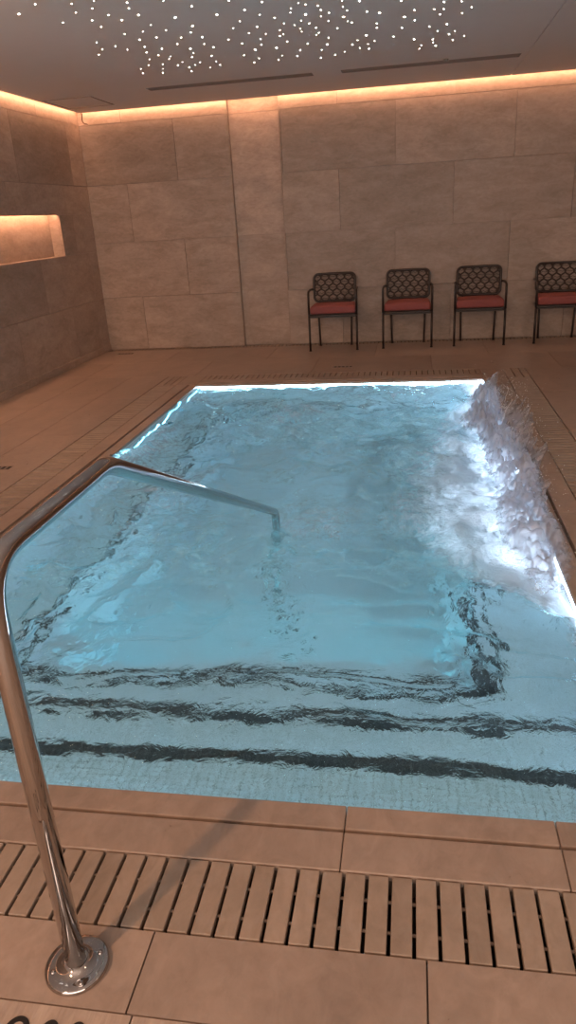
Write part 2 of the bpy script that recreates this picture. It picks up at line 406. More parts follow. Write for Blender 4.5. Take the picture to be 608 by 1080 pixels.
# coping stones: flat stone + lower rounded lip on the water side
cp = MB()
LIP = .07
def coping_side(a0, a1, js, place):
    e = [a0]+[j for j in js if a0+.1 < j < a1-.1]+[a1]
    for p, q in zip(e, e[1:]):
        tv = R.random()
        place(p+.001, q-.001, LIP+.014, GI-.001, 0, .022, tv, .003)
        place(p+.001, q-.001, -.012, LIP, -.004, .022, tv, .004)
def nearp(p, q, o0, o1, z, th, tv, ch): cp.box((p, PN-o1, z-th), (q, PN-o0, z), tv, ch)
def farp(p, q, o0, o1, z, th, tv, ch): cp.box((p, PF+o0, z-th), (q, PF+o1, z), tv, ch)
def leftp(p, q, o0, o1, z, th, tv, ch): cp.box((PL-o1, p, z-th), (PL-o0, q, z), tv, ch)
def rightp(p, q, o0, o1, z, th, tv, ch): cp.box((PR+o0, p, z-th), (PR+o1, q, z), tv, ch)
cj = [-1.22, -.163, .37]
coping_side(PL, PR, cj, nearp); coping_side(PL, PR, cj, farp)
yj_ = [PN+.3+.6*i for i in range(9)]
coping_side(PN, PF, yj_, leftp); coping_side(PN, PF, yj_, rightp)
for (sx, x0, x1) in ((-1, ix0, PL-.001), (1, PR+.001, ix1)):
    for (y0, y1) in ((iy0, PN-.001), (PF+.001, iy1)): cp.box((x0+.001, y0+.001, -.022), (x1-.001, y1-.001, 0), R.random(), .003)
tag(cp.build('trim_1', M['floor']), 'stone coping round the pool with a grooved lip', kind='structure')
# drip groove under the lip line reads as a dark step
gv = MB(); ring(gv, (PL-LIP+.001, PN-LIP+.001, PR+LIP-.001, PF+LIP-.001), (PL-LIP-.014, PN-LIP-.014, PR+LIP+.014, PF+LIP+.014), -.024, -.019)
tag(gv.build('trim_2', M['grout']), kind='structure')

# ------------------------------------------------------------------ drain grates
def grate(label, x0, y0, x1, y1, along, pitch=.0553, gap=.0085, z=0):
    root = empty('drain_grate', ((x0+x1)/2, (y0+y1)/2, z)); tag(root, label, 'drain grate', None)
    ox, oy = root.location.x, root.location.y
    m = MB(); L = (x1-x0) if along == 'x' else (y1-y0); n = max(1, round(L/pitch)); p = L/n
    for i in range(n):
        a = i*p+gap/2; b = (i+1)*p-gap/2; tv = R.random()
        if along == 'x': m.box((x0+a-ox, y0-oy+.004, -.022), (x0+b-ox, y1-oy-.004, -.0005), tv, .0022)
        else: m.box((x0-ox+.004, y0+a-oy, -.022), (x1-ox-.004, y0+b-oy, -.0005), tv, .0022)
    m.build('stone_bars', M['bar'], root)
    r = MB()
    for t in (.30, .68):
        if along == 'x': yy = y0-oy+(y1-y0)*t; r.tube([(x0-ox, yy, -.012), (x1-ox, yy, -.012)], .004, 6)
        else: xx = x0-ox+(x1-x0)*t; r.tube([(xx, y0-oy, -.012), (xx, y1-oy, -.012)], .004, 6)
    ro = r.build('tie_rod', M['grout'], root)
    ch = MB()
    ch.box((x0-ox+.001, y0-oy+.001, -.074), (x1-ox-.001, y1-oy-.001, -.066))
    ch.build('channel', M['dark'], root)
    return root
grate('wide near drain grate of stone bars between the handrail base and the pool', gx0, gy0, gx1, iy0, 'x')
grate('far drain grate of stone bars between pool and chairs', PL, iy1, PR, gy1, 'x')
grate('left-hand drain grate of stone bars along the pool side facing the niche wall', gx0, iy0, ix0, PF, 'y')
grate('right-hand drain grate of stone bars beside the splashing water', ix1, iy0, gx1, PF, 'y')
grate('narrow drain grate of short bars along the foot of the back wall', LW+.05, BW-.115, RW-.05, BW-.015, 'x', .045, .016)
# solid corner stones with two long slots
def corner_stone(label, x0, y0, x1, y1):
    m = MB(); xs_ = [x0, x0+(x1-x0)*.36, x0+(x1-x0)*.7, x1]
    for a, b in zip(xs_, xs_[1:]): m.box((a+.004, y0+.003, -.022), (b-.004, y1-.003, -.0005), R.random(), .002)
    o = m.build('corner_grate', M['bar']); 
    m2 = MB(); m2.box((x0+.001, y0+.001, -.074), (x1-.001, y1-.001, -.066)); m2.build('channel', M['dark'], o)
    tag(o, label, 'drain grate')
corner_stone('corner grate with two long slots at the far right of the pool', ix1, PF, gx1, gy1)
corner_stone('corner grate with two long slots at the far left of the pool', gx0, PF, ix0, gy1)
m = MB(); m.box((ix0, iy1+.002, -.022), (PL, gy1-.003, 0), .4, .002); m.box((PR, iy1+.002, -.022), (ix1, gy1-.003, 0), .6, .002)
tag(m.build('trim_3', M['floor']), kind='structure')

# small floor inlets
def floor_gully(x, y, label, s=1):
    m = MB(); 
    for i in range(5): m.box((-.1*s+i*.04*s, -.03, 0), (-.1*s+i*.04*s+.014, .03, .003), .5)
    m.box((-.105*s, -.036, 0), (.1*s, -.03, .003)); m.box((-.105*s, .03, 0), (.1*s, .036, .003))
    o = m.build('floor_gully', M['slot']); o.location = (x, y, .0005)
    p = MB(); p.box((-.1*s, -.03, 0), (.095*s, .03, .001)); p.build('gully_recess', M['slotin'], o)
    return tag(o, label, 'floor drain')
floor_gully(-3.49, 8.70, 'small dark slotted drain in the floor near the left back corner')
floor_gully(-.70, 7.52, 'small dark slotted drain in the floor just beyond the far pool grate')
floor_gully(-2.76, 4.33, 'small dark slotted drain in the floor at the left edge, beside the pool')

# ------------------------------------------------------------------ pool basin
BX0, BX1, BY1 = -1.70, .30, 6.55
S1, S2, S3, S4, FL = (1.835, -.17), (2.155, -.31), (2.475, -.45), (2.86, -.75), -1.15
p = MB()
def pb(a, b): p.box(a, b)
T_ = .15
pb((PL-T_, PN-T_, -1.3), (PR+T_, PF+T_, FL))
pb((PL-T_, PN-T_, FL), (PL, PF+T_, -.0225)); pb((PR, PN-T_, FL), (PR+T_, PF+T_, -.0225))
pb((PL, PN-T_, FL), (PR, PN, -.0225)); pb((PL, PF, FL), (PR, PF+T_, -.0225))
pb((PL, PN, FL), (PR, S1[0], S1[1])); pb((PL, S1[0], FL), (PR, S2[0], S2[1])); pb((PL, S2[0], FL), (PR, S3[0], S3[1]))
pb((BX0, S3[0], FL), (BX1, S4[0], S4[1]))
pb((PL, S3[0], FL), (BX0, PF, -.45)); pb((BX1, S3[0], FL), (PR, PF, -.45)); pb((BX0, BY1, FL), (BX1, PF, -.45))
tag(p.build('pool_basin', M['pool']), 'pale mosaic pool basin with steps and benches', kind='structure')
nw = .052
def nosing(a, b): 
    q = MB(); q.box(a, b, ch=.0015); return q
def nos_x(y, z, x0, x1):       # nosing on a tread whose edge is at y, facing +y
    q = MB(); q.box((x0, y-nw, z), (x1, y+.003, z+.003)); q.box((x0, y, z-.03), (x1, y+.003, z+.003)); return q
i_ = 4
def reg(q):
    global i_
    tag(q.build('trim_%d' % i_, M['poold']), kind='structure'); i_ += 1
reg(nos_x(S1[0], S1[1], PL, PR)); reg(nos_x(S2[0], S2[1], PL, PR)); reg(nos_x(S3[0], S3[1], BX0-.03, BX1+.03))
q = MB(); q.box((BX0-.045, S3[0]-nw, -.45), (BX0+.002, BY1+.045, -.447)); q.box((BX1-.002, S3[0]-nw, -.45), (BX1+.045, BY1+.045, -.447)); q.box((BX0, BY1-.002, -.45), (BX1, BY1+.045, -.447)); reg(q)

# bench air jets
for (x, y, lab) in ((-1.93, 5.95, 'nearer of the two small dark jets on the left bench'), (-1.90, 6.35, 'farther of the two small dark jets on the left bench'), (-1.3, 6.70, 'small dark jet on the far bench'), (-.4, 6.70, 'small dark jet on the far bench near its middle')):
    m = MB(); m.lathe([(.035, 0), (.035, .004), (.028, .008), (.012, .009)], n=20); o = m.build('bench_jet', M['slot']); o.location = (x, y, -.45)
    tag(o, lab, 'water jet', 'air jets on the underwater benches')

# strip lights under the rim and added, unseen fill lights under water
led('pool_light_strip', (PL+.01, PF-.008, -.036), (PR-.01, PF-.001, -.023), M['pool_led'], 'white-blue strip light under the far pool rim')
led('pool_light_strip', (PR-.008, 3.15, -.150), (PR-.001, PF-.01, -.023), M['pool_led2'], 'white-blue strip light under the right pool rim behind the foam')
led('pool_light_strip', (PR-.008, PN+.3, -.050), (PR-.001, 3.145, -.023), M['pool_led2'], 'near end of the strip light under the right pool rim, clear of the foam')
led('pool_light_strip', (PL+.001, PN+.02, -.112), (PL+.006, PF-.01, -.100), M['pool_led3'], 'dim blue strip light under the left pool rim')
for (yy, zz, x0, x1, lab) in ((PN, -.10, PL, PR, 'under the near pool rim, above the first step'), (S1[0], -.205, PL, PR, 'under the dark edge of the first step'), (S2[0], -.345, PL, PR, 'under the dark edge of the second step'), (S3[0], -.49, BX0, BX1, 'under the dark edge of the third step')):
    led('step_fill_strip', (x0+.02, yy+.0005, zz), (x1-.02, yy+.006, zz+.008), M['step_fill'], 'added unseen underwater fill strip '+lab)  # hidden below each edge, added to light the next tread
def pool_fill_lamp(loc, nrm, label):
    m = MB(); m.lathe([(.085, 0), (.085, .008), (.07, .014), (.066, .012)], n=28)
    o = m.build('pool_fill_lamp', M['steel']); l = MB(); l.lathe([(.066, .0125), (.05, .016), (.01, .017)], n=28); l.build('fill_lamp_lens', M['lamp'], o)
    o.location = loc; o.rotation_euler = Vector(nrm).to_track_quat('Z', 'Y').to_euler(); tag(o, label, 'pool lamp', 'added underwater fill lamps')
for x, lab in ((-1.45, 'left-hand'), (-.7, 'middle'), (.05, 'right-hand')): pool_fill_lamp((x, S4[0], -.93), (0, 1, 0), lab+' of the three added, unseen round fill lamps in the face of the lowest step')  # added out of sight to brighten the deep water

# ------------------------------------------------------------------ water
def vnoise(X, Y, seed):
    rs = np.random.RandomState(seed); T = rs.rand(256, 256)*2-1
    xi = np.floor(X).astype(int); yi = np.floor(Y).astype(int); fx = X-xi; fy = Y-yi
    fx = fx*fx*fx*(fx*(fx*6-15)+10); fy = fy*fy*fy*(fy*(fy*6-15)+10)
    a = T[xi % 256, yi % 256]; b = T[(xi+1) % 256, yi % 256]; c_ = T[xi % 256, (yi+1) % 256]; d_ = T[(xi+1) % 256, (yi+1) % 256]
    return (a*(1-fx)+b*fx)*(1-fy)+(c_*(1-fx)+d_*fx)*fy
def sstep(a, b, x): t = np.clip((x-a)/(b-a), 0, 1); return t*t*(3-2*t)
def ridged(X, Y, s): return 1-2*np.abs(vnoise(X, Y, s))
def water_height(X, Y):
    wx = X+.10*vnoise(X*2.3, Y*2.3, 1); wy = Y+.10*vnoise(X*2.3, Y*2.3, 2)
    near = sstep(1.6, 3.2, Y); 
    right = sstep(-.6, .6, X)*sstep(2.0, 3.2, Y)
    h = .036*(.6+.4*near)*vnoise(wx*2.4, wy*3.0, 3)
    h += .024*(.34+.66*near)*ridged(wx*4.5, wy*5.5, 4)
    h += .0110*(.40+.60*near)*vnoise(wx*11, wy*13, 5)
    h += .0038*(.40+.8*near)*ridged(wx*24, wy*26, 6)
    h += right*(.012*vnoise(wx*5, wy*5, 7)+.008*ridged(wx*11, wy*11, 8)+.004*vnoise(wx*26, wy*26, 9))
    return h*(.25+.75*sstep(0, .35, PF-Y))
def foam_amt(X, Y):
    wob = .14*vnoise(X*1.6+3, Y*1.6, 21)+.07*vnoise(X*5, Y*5, 22)
    width = .12+.72*sstep(2.3, 3.5, Y)*(1-.7*sstep(4.2, 6.4, Y))
    t = 1-(PR-X+wob)/(width*1.5)
    f_ = np.clip(t, -1, 1)
    return np.clip(.05+.95*f_, .40*sstep(2.0,3.6,Y)+.12*vnoise(X*2.1, Y*1.7, 23), 1)
def grid(x0, x1, y0, y1, nx, ny):
    xs_ = np.linspace(x0, x1, nx); ys_ = np.linspace(y0, y1, ny); X, Y = np.meshgrid(xs_, ys_)
    i = np.arange(nx*ny).reshape(ny, nx)
    F = np.stack([i[:-1, :-1], i[:-1, 1:], i[1:, 1:], i[1:, :-1]], -1).reshape(-1, 4)
    return X, Y, F
def mesh_np(name, V, F, mat, foam=None, parent=None):
    me = bpy.data.meshes.new(name); me.vertices.add(len(V)); me.vertices.foreach_set('co', V.astype(np.float32).ravel())
    me.loops.add(F.size); me.loops.foreach_set('vertex_index', F.astype(np.int32).ravel())
    me.polygons.add(len(F)); me.polygons.foreach_set('loop_start', np.arange(0, F.size, F.shape[1], dtype=np.int32))
    me.polygons.foreach_set('loop_total', np.full(len(F), F.shape[1], dtype=np.int32)) if hasattr(me.polygons[0], 'loop_total') and False else None
    me.polygons.foreach_set('use_smooth', np.ones(len(F), dtype=bool)); me.update(calc_edges=True)
    if foam is not None:
        a = me.attributes.new('foam', 'FLOAT', 'POINT'); a.data.foreach_set('value', foam.astype(np.float32).ravel())
    me.validate(); return link(name, me, mat, parent)
X, Y, F = grid(PL+.0005, PR-.0005, PN+.0005, PF-.0005, 230, 440)
H = water_height(X, Y)
H = np.clip(H, -.06, .055)
V = np.stack([X, Y, WZ+H], -1).reshape(-1, 3)
tag(mesh_np('pool_water', V, F, M['water'], foam_amt(X, Y).ravel()), 'turbulent clear blue water filling the lit pool', 'water', kind='stuff')

# clouds of fine air bubbles driven through the water by the jets
def bubble_mat():
    m, t, o = nt('air_bubbles'); g = G(t); tc = g.n('ShaderNodeTexCoord'); at = g.n('ShaderNodeAttribute', attribute_name='foam')
    a = g.noise(tc.outputs['Object'], 2.6, 9, .68, 3.2); b = g.noise(tc.outputs['Object'], 11, 6, .7, 1.2)
    q = g.math('ADD', g.math('MULTIPLY', a, .75), g.math('MULTIPLY', b, .3))
    k = g.math('MULTIPLY', g.math('SUBTRACT', g.math('ADD', q, at.outputs['Fac']), .55), 6.0, True); k = g.math('MULTIPLY', k, .72)
    df = g.n('ShaderNodeBsdfDiffuse'); df.inputs[0].default_value = (.86, .93, .95, 1)
    tr = g.n('ShaderNodeBsdfTranslucent'); tr.inputs[0].default_value = (.86, .93, .95, 1)
    mx = g.n('ShaderNodeMixShader'); mx.inputs[0].default_value = .5; g.l(df.outputs[0], mx.inputs[1]); g.l(tr.outputs[0], mx.inputs[2])
    tp = g.n('ShaderNodeBsdfTransparent'); m2 = g.n('ShaderNodeMixShader'); g.l(k, m2.inputs[0]); g.l(tp.outputs[0], m2.inputs[1]); g.l(mx.outputs[0], m2.inputs[2])
    g.l(m2.outputs[0], o.inputs[0]); return m
M['bubble'] = bubble_mat()
rb = empty('air_bubbles', (-.7, 4.6, -.2)); tag(rb, 'drifting clouds of fine air bubbles under the pool surface', 'bubbles', kind='stuff')
for zz, sd in ((-.15, 140), (-.27, 150)):
    X, Y, F = grid(PL+.03, PR-.03, 2.55, 6.7, 120, 190)
    Z = zz+.05*vnoise(X*2.5, Y*2.5, sd)+.02*vnoise(X*7, Y*7, sd+1)
    fo_ = .14*vnoise(X*1.3, Y*1.3, sd+2)+.20*sstep(-.4, .5, X)*sstep(2.6, 3.4, Y)-.35*(1-sstep(2.6, 3.2, Y))-.40*sstep(5.9, 6.4, Y)-.25*(1-sstep(-2.0, -1.5, X))*(1-sstep(3, 5, 8-Y))
    mesh_np('bubble_cloud', np.stack([X+.7, Y-4.6, Z+.2], -1).reshape(-1, 3), F, M['bubble'], fo_.ravel(), rb)['kind'] = 'stuff'

# the splash: a heap of white water piled over the right rim, strands and drops thrown up from it
root = empty('water_splash', (PR, 4.6, 0)); tag(root, 'white foaming splash thrown up over the right rim of the pool', 'splash')
ox, oy = PR, 4.6
def env(Yv): return sstep(2.3, 3.3, Yv)*(1-sstep(5.8, 6.6, Yv))
def heap(x0, x1, amp, seed, name, mat, a0):
    X, Y, F = grid(x0, x1, 2.3, 6.8, int((x1-x0)/.0065), 690)
    cx = PR-.10+.07*vnoise(Y*1.7, Y*0+3.3, seed)
    wdt = .26+.09*vnoise(Y*2.1, Y*0+9.3, seed+1)
    prof = np.exp(-((X-cx)/(wdt*.55))**2)
    big = .55+.45*sstep(3.6, 4.9, Y)
    h = env(Y)*prof*big*amp*(1+.7*vnoise(X*3, Y*3, seed+2)+.3*vnoise(X*8, Y*8, seed+3)+.35*ridged(X*15, Y*22, seed+4)+.45*vnoise(X*38, Y*46, seed+5)+.4*vnoise(X*75, Y*82, seed+8))
    h = np.maximum(h, 0)
    jx = .02*vnoise(X*12, Y*12, seed+6); jy = .02*vnoise(X*12+5, Y*12+7, seed+7)
    base = np.where(X > PR, .001, WZ+.005)
    base = WZ+.005+(0.006-WZ)*sstep(PR-.06, PR+.0, X)
    foam = a0*(np.clip(prof*1.25, 0, 1)*env(Y))-.12
    V = np.stack([X+jx*prof-ox, Y+jy*prof-oy, base+h], -1).reshape(-1, 3)
    return mesh_np(name, V, F, mat, foam.ravel(), root)
heap(PR-.6, PR+.16, .11, 40, 'foam_heap', M['foam'], .95)
# thrown sheets
def sheet(y0, y1, x, hmax, lean, seed, name='spray_sheet'):
    ny = int((y1-y0)/.008); nz = 46
    t = np.linspace(0, 1, nz); yv = np.linspace(y0, y1, ny); T, Yv = np.meshgrid(t, yv)
    hmax = hmax*1.2; edge = np.sin(np.pi*np.clip((Yv-y0)/(y1-y0), 0, 1))**.5
    hh = hmax*edge*(.55+.3*vnoise(Yv*4, Yv*0+seed, seed)+.35*np.maximum(0, vnoise(Yv*14, Yv*0+1.5, seed+1))+.2*vnoise(Yv*38, Yv*0+2.5, seed+2))
    hh = np.maximum(hh, .01)
    Z = T*hh
    Xv = x+lean*T*T*hh+.03*vnoise(Yv*6, T*2.5, seed+3)+.012*vnoise(Yv*22, T*7, seed+4)
    foam = .98-.48*T**1.5+.12*vnoise(Yv*30, T*4, seed+5)
    i = np.arange(ny*nz).reshape(ny, nz)
    F = np.stack([i[:-1, :-1], i[:-1, 1:], i[1:, 1:], i[1:, :-1]], -1).reshape(-1, 4)
    V = np.stack([Xv-ox, Yv-oy, -.01+Z], -1).reshape(-1, 3)
    mesh_np(name, V, F, M['spray'], foam.ravel(), root)
sheet(5.0, 6.6, PR-.03, .22, .3, 60); sheet(4.3, 5.6, PR+.0, .24, .35, 70); sheet(4.1, 5.3, PR+.04, .22, .5, 80)
sheet(3.3, 4.6, PR+.02, .12, .4, 90); sheet(2.9, 4.2, PR-.05, .09, .2, 100); sheet(4.6, 6.3, PR-.12, .15, .1, 110)
# strands and drops
st = MB(); rr = random.Random(8)
def hprof(y): return .22*math.exp(-((y-4.85)/.55)**2)+.17*math.exp(-((y-5.75)/.55)**2)+.06*math.exp(-((y-3.8)/.6)**2)
for i in range(26):
    y = rr.uniform(3.2, 6.6); h = hprof(y)*rr.uniform(.5, 1.0)
    x = PR+rr.uniform(-.1, .05); lean = rr.uniform(.0, .35); wy = rr.uniform(-.25, .25)
    pts = [(x+lean*(h*t)*t-ox+rr.uniform(-.004, .004), y+wy*h*t-oy+rr.uniform(-.004, .004), h*t) for t in (.3, .45, .6, .75, .9, 1.0)]
    r0 = rr.uniform(.0012, .003)
    st.tube(pts, [r0*.6, r0, r0*.8, r0*.9, r0*.55, r0*.9], 5)
def blob(mb, c_, r):
    t_ = (1+5**.5)/2
    vv = [(-1,t_,0),(1,t_,0),(-1,-t_,0),(1,-t_,0),(0,-1,t_),(0,1,t_),(0,-1,-t_),(0,1,-t_),(t_,0,-1),(t_,0,1),(-t_,0,-1),(-t_,0,1)]
    ff = [(0,11,5),(0,5,1),(0,1,7),(0,7,10),(0,10,11),(1,5,9),(5,11,4),(11,10,2),(10,7,6),(7,1,8),(3,9,4),(3,4,2),(3,2,6),(3,6,8),(3,8,9),(4,9,5),(2,4,11),(6,2,10),(8,6,7),(9,8,1)]
    k = r/1.9; mb.add([(c_[0]+a*k, c_[1]+b*k, c_[2]+c2*k) for a, b, c2 in vv], ff, .5, True)
dr = MB()
for i in range(1500):
    y = rr.gauss(4.9, .85)
    if not 3.0 < y < 6.7: continue
    h = hprof(y)+.03
    x = PR+rr.gauss(.0, .09); z = abs(rr.gauss(.55, .38))*h
    blob(dr, (x-ox, y-oy, z+.004), rr.uniform(.001, .0034))
M['drop'] = plain('water_drop', (.80, .84, .90), .15, var=.02)
st.build('strand', M['drop'], root)['kind'] = 'stuff'
dr.build('droplet', M['drop'], root)['kind'] = 'stuff'

# ------------------------------------------------------------------ handrail
root = empty('pool_handrail', (-.70, 1.0, 0)); tag(root, 'polished steel tube handrail running from the near deck down into the pool', 'handrail')
HR = .0215
path = round_path([(0, 0, .008), (0, 0, .955), (0, .535, .955), (0, 2.50, .035), (0, 2.50, -1.148)], .085, 10)
# tighter bend at the water end
path = round_path([(0, 0, .008), (0, 0, .9595), (0, .530, .9595)], .10, 10)[:-1] + round_path([(0, .3, .9595), (0, .530, .9595), (0, 1.5, .510)], .05, 6)[1:-1] + round_path([(0, 1.5, .505), (0, 2.50, .036), (0, 2.50, -.2)], .05, 6)[1:-1] + [(0, 2.50, -.2), (0, 2.5, -.6), (0, 2.50, -1.148)]
m = MB(); m.tube(path, HR, 28); m.build('rail_tube', M['steel'], root)
m = MB(); m.lathe([(.066, 0), (.068, .004), (.068, .010), (.064, .014), (.050, .0125), (.032, .016), (.029, .022), (.0245, .024)], n=48)
fl = m.build('base_flange', M['steel'], root)
m = MB()
for a in (.6, 2.2, 3.7, 5.3):
    m = MB(); m.lathe([(.0055, .0125), (.0055, .0145), (.003, .016)], (.05*math.cos(a), .05*math.sin(a), 0), 12); m.build('screw', M['steel'], fl)
m = MB(); m.lathe([(.055, 0), (.055, .008), (.03, .012)], n=32); o = m.build('foot_flange', M['steel'], root); o.location = (0, 2.5, -1.15)

# black marks on the floor
mk = MB()
def flatring(cx, cy, rx, ry, t, n=36):
    V_ = []; 
    for zz in (.0, .0012):
        for k in range(n):
            a = 2*math.pi*k/n; V_.append((cx+rx*math.cos(a), cy+ry*math.sin(a), zz)); 
        for k in range(n):
            a = 2*math.pi*k/n; V_.append((cx+(rx-t)*math.cos(a), cy+(ry-t)*math.sin(a), zz))
    F_ = []
    for k in range(n):
        l = (k+1) % n; F_ += [(2*n+k, 2*n+l, 3*n+l, 3*n+k), (k, l, 2*n+l, 2*n+k), (n+l, n+k, 3*n+k, 3*n+l)]
    mk.add(V_, F_)
flatring(-.768, .852, .027, .034, .011); flatring(-.701, .855, .021, .031, .010); flatring(-.645, .860, .019, .029, .010)
o = mk.build('floor_marking', M['black']); tag(o, 'round black characters on the floor at the bottom left corner', 'marking')

# ------------------------------------------------------------------ chairs
def copy_tree(o, parent=None):
    c_ = o.copy(); C.objects.link(c_)
    if parent: c_.parent = parent
    for ch in list(o.children): copy_tree(ch, c_)
    return c_
def make_chair():
    root = empty('armchair')
    r = .0125
    for s in (-1, 1):
        x = s*.27
        m = MB(); m.tube([(x, 0, .008), (x, 0, .40)], r, 12); leg = m.build('leg', M['metal'], root)
        m = MB(); m.lathe([(.016, 0), (.016, .008), (.011, .012)], (x, 0, 0), 16); m.build('foot_cap', M['metal'], leg)
        m = MB(); m.tube([(s*.185, .36, .008), (s*.19, .35, .22), (s*.195, .34, .41)], r*.95, 12); leg = m.build('leg', M['metal'], root)
        m = MB(); m.lathe([(.016, 0), (.016, .008), (.011, .012)], (s*.185, .36, 0), 16); m.build('foot_cap', M['metal'], leg)
        m = MB(); m.tube(round_path([(x, 0, .395), (x, 0, .655), (x, .18, .663), (s*.265, .355, .655), (s*.235, .386, .645)], .045, 6), r, 12); m.build('armrest', M['metal'], root)
    # seat frame
    m = MB(); m.tube(round_path([(-.27, 0, .395), (.27, 0, .395), (.245, .375, .39), (-.245, .375, .39)], .03, 5, True), .0125, 10, closed=True)
    m.box((-.262, .0, .372), (.262, .018, .412), ch=.004)
    for i in range(5): m.box((-.255, .05+i*.07, .388), (.255, .085+i*.07, .396), ch=.002)
    m.build('seat_frame', M['metal'], root)
    # cushion
    bm = bmesh.new(); bmesh.ops.create_cube(bm, size=1)
    for v in bm.verts: v.co = Vector((v.co.x*(.515 if v.co.y < 0 else .48), v.co.y*.40, v.co.z*.085))
    bmesh.ops.bevel(bm, geom=bm.edges[:], offset=.03, segments=5, affect='EDGES', profile=.6)
    bmesh.ops.subdivide_edges(bm, edges=[e for e in bm.edges if e.calc_length() > .2], cuts=6, use_grid_fill=True)
    for v in bm.verts:
        u_ = 1-(v.co.x/.26)**2; w2 = 1-(v.co.y/.22)**2
        if v.co.z > 0: v.co.z += .016*max(0, u_)*max(0, w2)
    me = bpy.data.meshes.new('cushion'); bm.to_mesh(me); bm.free()
    for pz in me.polygons: pz.use_smooth = True
    o = link('seat_cushion', me, M['cushion'], root); o.location = (0, .185, .455)
    m = MB(); m.tube(round_path([(-.252, -.01, .442), (.252, -.01, .442), (.235, .39, .442), (-.235, .39, .442)], .03, 5, True), .003, 6, closed=True)
    m.build('piping', M['cushion'], o); o.children[0].location = (0, -.185, -.455)
    # backrest frame: rounded rectangle, leaning back and gently curved
    z0, z1, hw = .515, .815, .238
    def bp_(x, z): return (x, .362+.12*(z-z0)+.03*(1-(x/hw)**2), z)
    fr = []
    rc = .05
    for (cx, cz, a0) in ((hw-rc, z1-rc, 0), (-hw+rc, z1-rc, math.pi/2), (-hw+rc, z0+rc, math.pi), (hw-rc, z0+rc, 1.5*math.pi)):
        for k in range(7):
            a = a0+math.pi/2*k/6; fr.append((cx+rc*math.cos(a), cz+rc*math.sin(a)))
    full = []
    for (a, b) in zip(fr, fr[1:]+fr[:1]):
        nseg = max(1, int(math.dist(a, b)/.04))
        for k in range(nseg): t = k/nseg; full.append(bp_(a[0]+(b[0]-a[0])*t, a[1]+(b[1]-a[1])*t))
    m = MB(); m.tube(full, .0145, 10, closed=True); bf = m.build('backrest_frame', M['metal'], root)
    # woven honeycomb of rope
    m = MB(); cols, rows_ = 10, 5
    cw = 2*(hw-.01)/cols; rh = (z1-z0-.016)/rows_
    for i in range(cols+1):
        pts = []
        for k in range(rows_*6+1):
            zz = z0+.008+(z1-z0-.016)*k/(rows_*6); ph = k/6.0
            tri = math.sin(math.pi*ph); tri = max(-1, min(1, tri*1.5))
            sgn = 1 if i % 2 else -1
            xx = -hw+.01+i*cw+sgn*tri*cw*.46
            lim = hw-.008
            ez = min(zz-z0, z1-zz)
            if ez < rc: lim = hw-rc+math.sqrt(max(0, rc*rc-(rc-ez)**2))
            xx = max(-lim, min(lim, xx)); x3, y3, z3 = bp_(xx, zz); pts.append((x3, y3+.003*(1 if (k//6+i) % 2 else -1), z3))
        m.tube(pts, .0085, 6)
    for j in range(1, rows_*2):
        zz = z0+(z1-z0)*j/(rows_*2); 
        if j % 2 == 0: continue
        pts = [bp_(-hw+.01+(2*hw-.02)*k/24, zz+.006*math.sin(k*math.pi*cols/12)) for k in range(25)]; m.tube(pts, .003, 5)
    m.build('woven_back', M['rope'], bf)
    for s in (-1, 1):
        m = MB(); m.tube([(s*.175, .36, .40), (s*.175, .385, .46), bp_(s*.175, z0)], .010, 10); m.build('back_support', M['metal'], root)
    return root
labs = ['dark metal armchair with red cushion farthest left, nearest the recessed wall strip',
        'dark metal armchair with red cushion second from the left of the four',
        'dark metal armchair with red cushion second from the right of the four',
        'dark metal armchair with red cushion farthest right, cut by the frame edge']
proto = make_chair()
for i, (x, y, rz) in enumerate(((-1.16+.2745, 8.50, .02), (-.326+.2745, 8.535, -.015), (.464+.2745, 8.545, -.02), (1.331+.2745, 8.56, -.03))):
    o = proto if i == 0 else copy_tree(proto)
    o.location = (x, y, .0); o.rotation_euler.z = rz
    tag(o, labs[i], 'chair', 'dark armchairs with red cushions along the back wall')

# ------------------------------------------------------------------ ceiling things
for k, ((x0, x1), lab) in enumerate(zip(slots, ('left-hand long slot air diffuser in the ceiling', 'right-hand long slot air diffuser in the ceiling'))):
    root = empty('slot_diffuser', ((x0+x1)/2, (SY0+SY1)/2, HC)); L = (x1-x0)/2-.001
    m = MB()
    for (a, b) in ((-.079, -.060), (-.036, -.014), (.014, .036), (.060, .079)): m.box((-L, a, -.003), (L, b, .03))
    m.box((-L, -.079, -.003), (-L+.01, .079, .03)); m.box((L-.01, -.079, -.003), (L, .079, .03))
    m.build('frame', M['slot'], root)
    m = MB(); m.box((-L, -.079, .03), (L, .079, .038)); m.build('slot_back', M['slotin'], root)
    tag(root, lab, 'air vent', None)
m = MB(); m.lathe([(.012, -.018), (.024, -.012), (.026, 0)], n=20); o = m.build('ceiling_sensor', M['slot']); o.location = (.28, 7.72, HC); tag(o, 'tiny sensor on the ceiling beside the right-hand slot diffuser', 'sensor')
